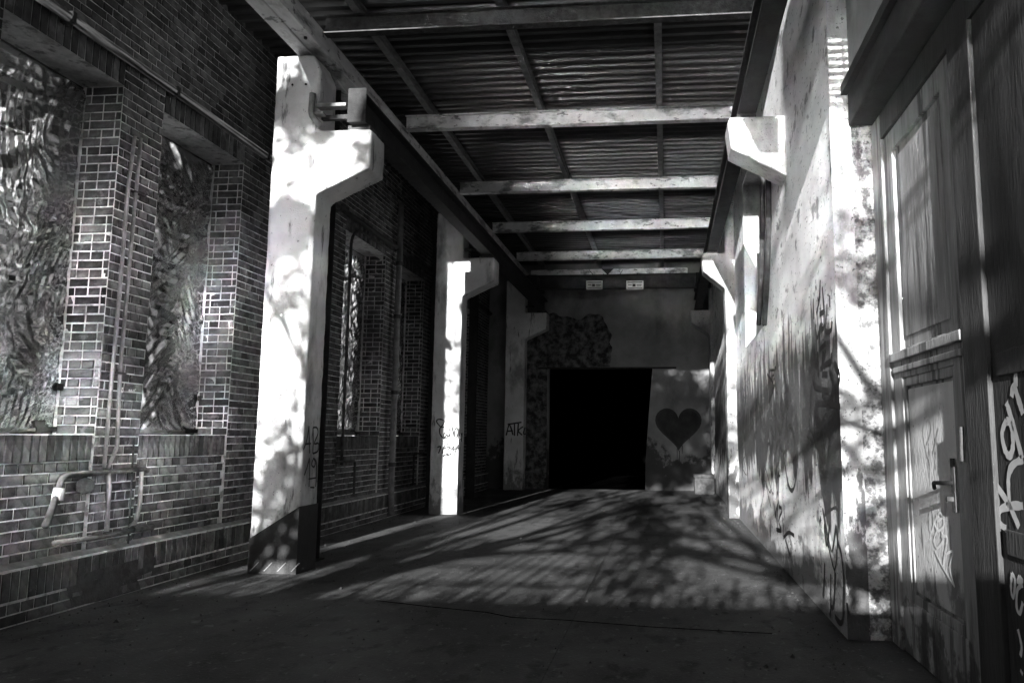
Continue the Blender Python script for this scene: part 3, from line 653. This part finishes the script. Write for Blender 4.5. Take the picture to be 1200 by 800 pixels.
# grey render patch on the plinth, rubble on the floor
pts = [onx(x, y, PX+.006) for x, y in ((76,682),(110,668),(160,655),(182,652),(180,668),(160,676),(165,690),(120,703),(84,711))]
MB().add(pts, [tuple(range(len(pts)))]).build('render_patch', 'rust', left)
rb = MB()
for _ in range(1600):
    side = random.random()
    x = random.uniform(-4.9, 1.2) if side < .55 else (-4.9 + random.expovariate(4) if side < .8 else 1.22 - random.expovariate(6)); y = random.uniform(4.2, 21.2); r = random.uniform(.003, .012) * (1 if random.random() < .95 else 2.4)
    v = [(x+r*random.uniform(.6, 1.3)*math.cos(k*2.1+x), y+r*random.uniform(.6, 1.3)*math.sin(k*2.1+x), -.003) for k in range(3)]
    rb.add(v + [(x, y, r*.9)], [(0,1,3),(1,2,3),(2,0,3)])
lt = MB(); rl = random.Random(9)
for _ in range(420):
    x = rl.uniform(-4.9, 1.2) if rl.random() < .4 else (-4.9 + rl.expovariate(3) if rl.random() < .6 else 1.2 - rl.expovariate(4)); y = rl.uniform(4.2, 20); a_ = rl.uniform(0, 6.3); r_ = rl.uniform(.012, .035)
    e1 = Vector((math.cos(a_), math.sin(a_), rl.uniform(-.2, .3)))*r_; e2 = Vector((-math.sin(a_), math.cos(a_), rl.uniform(-.3, .3)))*r_*.5; c_ = Vector((x, y, .012))
    lt.add([c_-e1, c_-e2, c_+e1, c_+e2], [(0,1,2,3)])
tag(lt.build('dead_leaves', 'grit'), 'dry dead leaves blown over the concrete floor', 'leaves', kind='stuff')
jn = MB()
for xj in (-2.9, -.75): jn.add([(xj-.005, 4.0, .003), (xj+.005, 4.0, .003), (xj+.005, 21.3, .003), (xj-.005, 21.3, .003)], [(0,1,2,3)])
for yj in (7.6, 10.9, 14.1, 17.4): jn.add([(-4.9, yj-.006, .0034), (1.25, yj-.006, .0034), (1.25, yj+.006, .0034), (-4.9, yj+.006, .0034)], [(0,1,2,3)])
jn.build('slab_joints', 'grit', floor)
tag(rb.build('rubble', 'grit'), 'small grit and rubble scattered over the concrete floor', 'rubble', kind='stuff')

# ------------------------------------------------------------------ pipes on the left wall
XP = XL + .05
def wp(x, y, dx=0): return onx(x, y, XP+dx)
tp = thing('twin_pipes', wp(130, 545), 'pair of thin grey pipes running up the pier between the foil windows', 'pipes')
for pts in (((158,160),(150,220),(142,320),(133,420),(122,548)), ((165,162),(158,240),(150,330),(141,430),(137,525),(126,548))):
    MB().tube(round_corner([wp(*p) for p in pts], .06), .017, 9).build('pipe', 'pipe', tp, smooth=True)
for (x, y) in ((134, 435), (158, 225)): MB().box(wp(x-5, y, -.03), wp(x+14, y+4, .022)).build('pipe_clip', 'rust', tp)
gp = thing('gas_pipe_frame', wp(110, 555), 'bent iron pipe loop with valve and drain pipes low on the brick pier', 'pipes')
XG = .06
MB().tube(round_corner([wp(66,590,XG), wp(72,558,XG), wp(125,553,XG), wp(168,549,XG), wp(172,551,-.06)], .07), .024, 10).build('pipe', 'rust', gp, smooth=True)
MB().tube([wp(67,580,XG), wp(53,617,XG+.06)], .027, 10).build('lever', 'rust', gp, smooth=True)
MB().tube([wp(70,572,XG), wp(67,586,XG)], .045, 12).build('valve', 'pipe', gp)
MB().tube([wp(126,553,XG), wp(128,570,XG), wp(125,622,XG)], .022, 10).build('pipe', 'pipe', gp, smooth=True)
MB().tube(round_corner([wp(166,552,XG), wp(164,590,XG), wp(159,612,XG), wp(152,616,-.02)], .04), .02, 10).build('pipe', 'pipe', gp, smooth=True)
MB().tube([wp(63,636,XG), wp(120,628,XG), wp(168,618,XG)], .02, 10).build('pipe', 'rust', gp, smooth=True)
MB().tube([wp(155,620,XG), wp(178,617,XG)], .034, 10).build('coupling', 'rust', gp)
MB().tube([wp(157,512,-.02), wp(154,570,-.02), wp(150,637,-.02)], .009, 8).build('cable', 'rust', gp)
MB().tube([wp(100,569,-.05), wp(100,569,.0)], .07, 16).build('wall_flange', 'rust', gp)
# horizontal conduit high on the wall and the downpipe of the second bay
hc = thing('wall_conduit', wp(180, 108), 'black conduit running along high on the brick wall above the window heads', 'conduit')
zc = 4.93
MB().tube([(XP+.02, YS, zc), (XP+.02, 21.3, zc)], .045, 10).build('pipe', 'steel_dark', hc, smooth=True)
for y in (5.6, 7.0, 8.8, 11, 13.6, 16): MB().box((XL-.01, y, zc-.05), (XL+.12, y+.04, zc+.05)).build('pipe_clip', 'steel_dark', hc)
tag(MB().tube([(XP+.03, YS, 6.58), (XP+.03, 21.3, 6.58)], .035, 10).build('top_pipe', 'pipe', smooth=True), 'thin pipe running along the brick wall just below the roof', 'pipe')
dp = thing('downpipe', (XP+.05, 13.62, 0), 'long rainwater downpipe between the foil windows behind the first pillar', 'pipe')
MB().tube([(XP+.06, 13.6, 5.8), (XP+.06, 13.6, 0.5), (XP+.08, 13.6, .05)], .055, 12).build('pipe', 'pipe', dp, smooth=True)
for z in (.9, 2.2, 3.6, 4.6): MB().tube([(XP+.06, 13.6, z), (XP+.06, 13.6, z+.07)], .068, 12).build('collar', 'rust', dp)
for pts_, r_, rr, lab in (([(XP, 11.55, 1.0), (XP, 11.55, 4.6), (XP, 11.8, 4.8), (XP, 13.4, 4.82)], .15, .025, 'thin rusty conduit climbing beside the window behind the first pillar'),
        ([(XP+.03, 11.3, 1.05), (XP+.03, 12.0, 1.05), (XP+.03, 12.0, .5)], .08, .02, 'small bent pipe under the foil window behind the first pillar'),
        ([(XP+.03, 14.9, .5), (XP+.03, 14.9, 1.1), (XP+.03, 15.5, 1.1)], .08, .02, 'small bent pipe under the window before the second pillar')):
    tag(MB().tube(round_corner(pts_, r_), rr, 8).build('wall_pipe', 'rust', smooth=True), lab, 'pipe')

# ------------------------------------------------------------------ out of view: wall, trees, buildings, canopy and louvre added to shape sunlight
yw = thing('yard_wall', (-3, -1.6, 0), 'low rendered yard wall topped with an iron railing', 'wall')  # unseen wall added to keep the near floor in shade
MB().box((-12, -1.75, -.02), (2.6, -1.5, 1.62)).build('masonry', 'jamb', yw)
MB().box((-12, -1.8, 1.62), (2.6, -1.45, 1.68)).build('coping', 'jamb', yw)
for k in range(90):
    x = -11.5 + k*.15
    if -6 < x < -.9 and not (-4.0 < x < -3.0): MB().box((x-.011, -1.64, 1.68), (x+.011, -1.62, 2.3)).build('railing_bar', 'steel_dark', yw)
rv = random.Random(5); iv = []
for q in range(46):
    x = -9 + q*.25; hgt = .12 + .3*abs(mnoise.noise((x*.8, 3, 1))) + .12*rv.random()
    iv.append(((x, -1.6, 1.66+hgt*.4), (.2, .12, hgt), .018))
IVY = iv
for z in (1.85, 2.05, 2.28): MB().box((-6, -1.65, z), (-.9, -1.61, z+.03)).build('railing_rail', 'steel_dark', yw)
def glazed(origin, head, side, s0, n, rows, mirror_glass, tilt, bright, label):
    """a neighbouring building whose front runs along a heading; its panes stand slightly askew like real glazing"""
    h = math.radians(head); GT = Vector((math.sin(h), math.cos(h), 0)); GN = Vector((math.cos(h), -math.sin(h), 0))*side; GO = Vector(origin); s1 = s0 + n*1.6
    gb = thing('glazed_building', GO - GN*2, label, 'building', 'glazed buildings round the yard')
    def gq(s_, z, d): return GO + GT*s_ + GN*d + Vector((0, 0, z))
    def gbox(a, b, z0, z1, d0, d1):
        return MB().add([gq(s_, z, d) for z in (z0, z1) for s_, d in ((a, d0), (b, d0), (b, d1), (a, d1))], [(0,3,2,1),(4,5,6,7),(0,1,5,4),(1,2,6,5),(2,3,7,6),(3,0,4,7)])
    gbox(s0-.2, s1+.2, -.06, rows[-1][1]+.3, -3, -.2).build('masonry', 'steel_dark', gb)
    gbox(s0-.2, s1+.2, -.06, rows[0][0]-.05, -.2, -.12).build('base', 'steel_dark', gb)
    for i in range(n):
        for k, (z0, z1) in enumerate(rows):
            d = h + math.radians(rng.uniform(*tilt)); D = Vector((math.sin(d), math.cos(d), 0))*.75; tz = GN*rng.uniform(-.016, .016)
            a0 = s0 + i*1.6 + .05; c = gq(a0+.75, 0, -.08)
            MB().add([c-D-tz+Vector((0,0,z0)), c+D-tz+Vector((0,0,z0)), c+D+tz+Vector((0,0,z1)), c-D+tz+Vector((0,0,z1))], [(3,2,1,0)]).build('pane', mirror_glass if bright(i, k) else 'door_dark', gb)
        gbox(s0+i*1.6-.04, s0+i*1.6+.04, rows[0][0]-.05, rows[-1][1]+.1, -.2, -.14).build('mullion', 'steel_dark', gb)
glazed((3.2, -9, 0), -11, -1, -5.6, 7, ((3.7, 5.6), (5.7, 7.9)), 'glass', (-1.4, 1.2), lambda i, k: i not in ((5, 6) if k == 0 else (0, 3, 5, 6)), 'neighbouring building with dark glazed front facing the brick wall')  # added reflector sending sunlight onto the brick wall
glazed((-8.5, -8, 0), 17.5, 1, -8.0, 7, ((4.2, 6.1), (6.2, 8.3)), 'glass_grey', (-3.8, 1.2), lambda i, k: (i, k) not in ((1, 1), (4, 0)), 'neighbouring building with grey glazing facing the graffiti wall')  # added reflector sending sunlight onto the plaster wall and door
cn = thing('forecourt_canopy', (-2, 2, 8.3), 'flat dark canopy high above the forecourt', 'canopy')  # unseen canopy added to block sky light from the near floor
MB().box((-9, -3.0, 8.3), (2.6, 6.6, 8.5)).build('deck', 'steel_dark', cn)
for x in (-8.8, 2.4): MB().box((x-.12, -2.9, 0), (x+.12, -2.66, 8.3)).build('leg', 'steel_dark', cn)
def leaves(centres, n, size, seed):
    r = np.random.default_rng(seed); b = MB()
    for c, rad, frac in centres:
        for _ in range(int(n*frac)):
            d = r.normal(size=3); d /= np.linalg.norm(d); q = np.array(c) + d*np.array(rad)*r.random()**.45
            a = Vector(r.normal(size=3)).normalized(); bb = a.cross(Vector(r.normal(size=3))).normalized(); s = size*r.uniform(.6, 1.4); q = Vector(q)
            b.add([q-a*s, q-bb*s*.45, q+a*s, q+bb*s*.45], [(0,1,2,3)])
    return b
def limb(b, p, d, L, r, depth, tips, rnd, spread=.55):
    n = 4; pts = [p]
    for k in range(n):
        d = (d + Vector((rnd.uniform(-1,1), rnd.uniform(-1,1), rnd.uniform(-.5,.9)))*.16).normalized(); pts.append(pts[-1] + d*L/n)
    b.tube(pts, r, 7, r*.6)
    if depth == 0: tips.append(pts[-1]); return
    for k in range(3 if depth > 1 else 4):
        a = pts[rnd.choice((2, 3, 4))]; nd = (d + Vector((rnd.uniform(-1,1), rnd.uniform(-1,1), rnd.uniform(-.6,.8)))*spread*1.5).normalized()
        limb(b, a, nd, L*.68, r*.55, depth-1, tips, rnd, spread)
def tree(label, base, dirs, crowns, n, seed, size=.09, trunk_h=2.2):  # trees added out of view; crowns sit where their shadows are wanted
    t = thing('tree', base, label, 'tree', 'trees in the yard'); rnd = random.Random(seed); b = MB(); tips = []
    top = Vector(base) + Vector((0, 0, trunk_h)); b.tube([Vector(base)-Vector((0,0,.05)), Vector(base)+Vector((.05,0,trunk_h*.5)), top], .2, 10, .14)
    for d, L in dirs: limb(b, top, Vector(d).normalized(), L, .1, 3, tips, rnd)
    b.build('trunk', 'bark', t, smooth=True)
    cs = list(crowns) + [(tuple(p), (.3, .3, .3), .0024) for p in tips]
    leaves(cs, n, size, seed).build('crown', 'leaf', t)
tree('leafy tree with dense crown standing in the yard', (-4.7, -4.6, 0), [((.5, .0, 1.2), 2.6), ((.9, .2, 1.0), 2.8), ((.1, -.2, 1.3), 2.2), ((.9, -.1, .5), 2.0)],
     [((-2.6, -4, 6.95), (2.05, 1.2, 1.85), 1.5), ((-5.2, -4, 7.5), (.42, .6, .7), .05), ((-3.8, -4, 4.2), (1.6, .8, .8), .05), ((-5.3, -4, 7.55), (.42, .4, .24), .09), ((-5.32, -4, 6.15), (.36, .3, .34), .05)], 9000, 11)
tree('half bare tree with spreading branches in the yard', (2.3, -4.2, 0), [((-.9, .1, .5), 3.0), ((-.8, .0, .8), 3.0), ((.4, .2, 1.3), 2.6), ((-.95, -.2, .25), 2.6)],
     [((1.0, -4, 7.5), (.8, .9, 1.4), .9), ((.2, -4, 4.9), (.9, .6, .3), .06), ((.1, -4, 3.2), (.6, .5, .35), .05), ((-.6, -4, 5.9), (.6, .5, .4), .06), ((-1.8, -4, 3.6), (1.0, .6, .3), .05)], 2600, 31, .07, 1.7)
tree('small bush-topped tree beside the yard wall', (-5.9, -3.2, 0), [((.3, .1, 1.0), 1.2), ((-.4, .1, 1.0), 1.1)], [((-5.15, -3.2, 3.1), (.5, .4, .45), .12), ((-4.6, -3.2, 2.6), (1.2, .5, .35), .2)], 2600, 37, .07, 1.2)
leaves(IVY, 2600, .05, 77).build('ivy', 'leaf', yw)  # leaves added to break the wall's straight shadow edge
clump = [((.50 + .12*random.uniform(-1, 1), -4 + random.uniform(-.3, .3), z_), (.22, .25, .18), .028) for z_ in (2.55, 2.8, 3.25, 3.6, 4.5, 4.75, 5.1, 5.7, 6.0)]  # leaf clumps added in a column to dapple the pier end
cl = thing('poplar', (.9, -4.2, 0), 'slender upright young poplar in the yard', 'tree'); leaves(clump, 3000, .06, 78).build('crown', 'leaf', cl)
MB().tube([(.95, -4.2, -.05), (.9, -4.2, 3), (.8, -4.1, 6.2)], .05, 8, .015).build('trunk', 'bark', cl)
lv = thing('louvre_screen', (1.1, 4.0, 4.4), 'dark louvre screen fixed high beside the door lintel', 'louvre')  # unseen louvre added to stripe the pier with light and darken above
for k in range(9): MB().box((.92, 3.99, 4.42+k*.062), (1.40, 4.03, 4.42+k*.062+.036)).build('slat', 'steel_dark', lv)
for x in (.90, 1.115, 1.235, 1.40): MB().box((x, 4.035, 4.40), (x+.02, 4.06, 5.0)).build('stile', 'steel_dark', lv)
MB().box((.90, 3.98, 4.98), (1.29, 4.0, 6.6)).build('panel', 'steel_dark', lv); MB().box((1.315, 3.98, 4.98), (1.42, 4.0, 6.6)).build('panel', 'steel_dark', lv)
MB().box((1.0, 3.975, 6.6), (1.02, 3.995, 8.3)).build('hanger', 'steel_dark', lv); MB().box((1.36, 3.975, 6.6), (1.38, 3.995, 8.3)).build('hanger', 'steel_dark', lv)
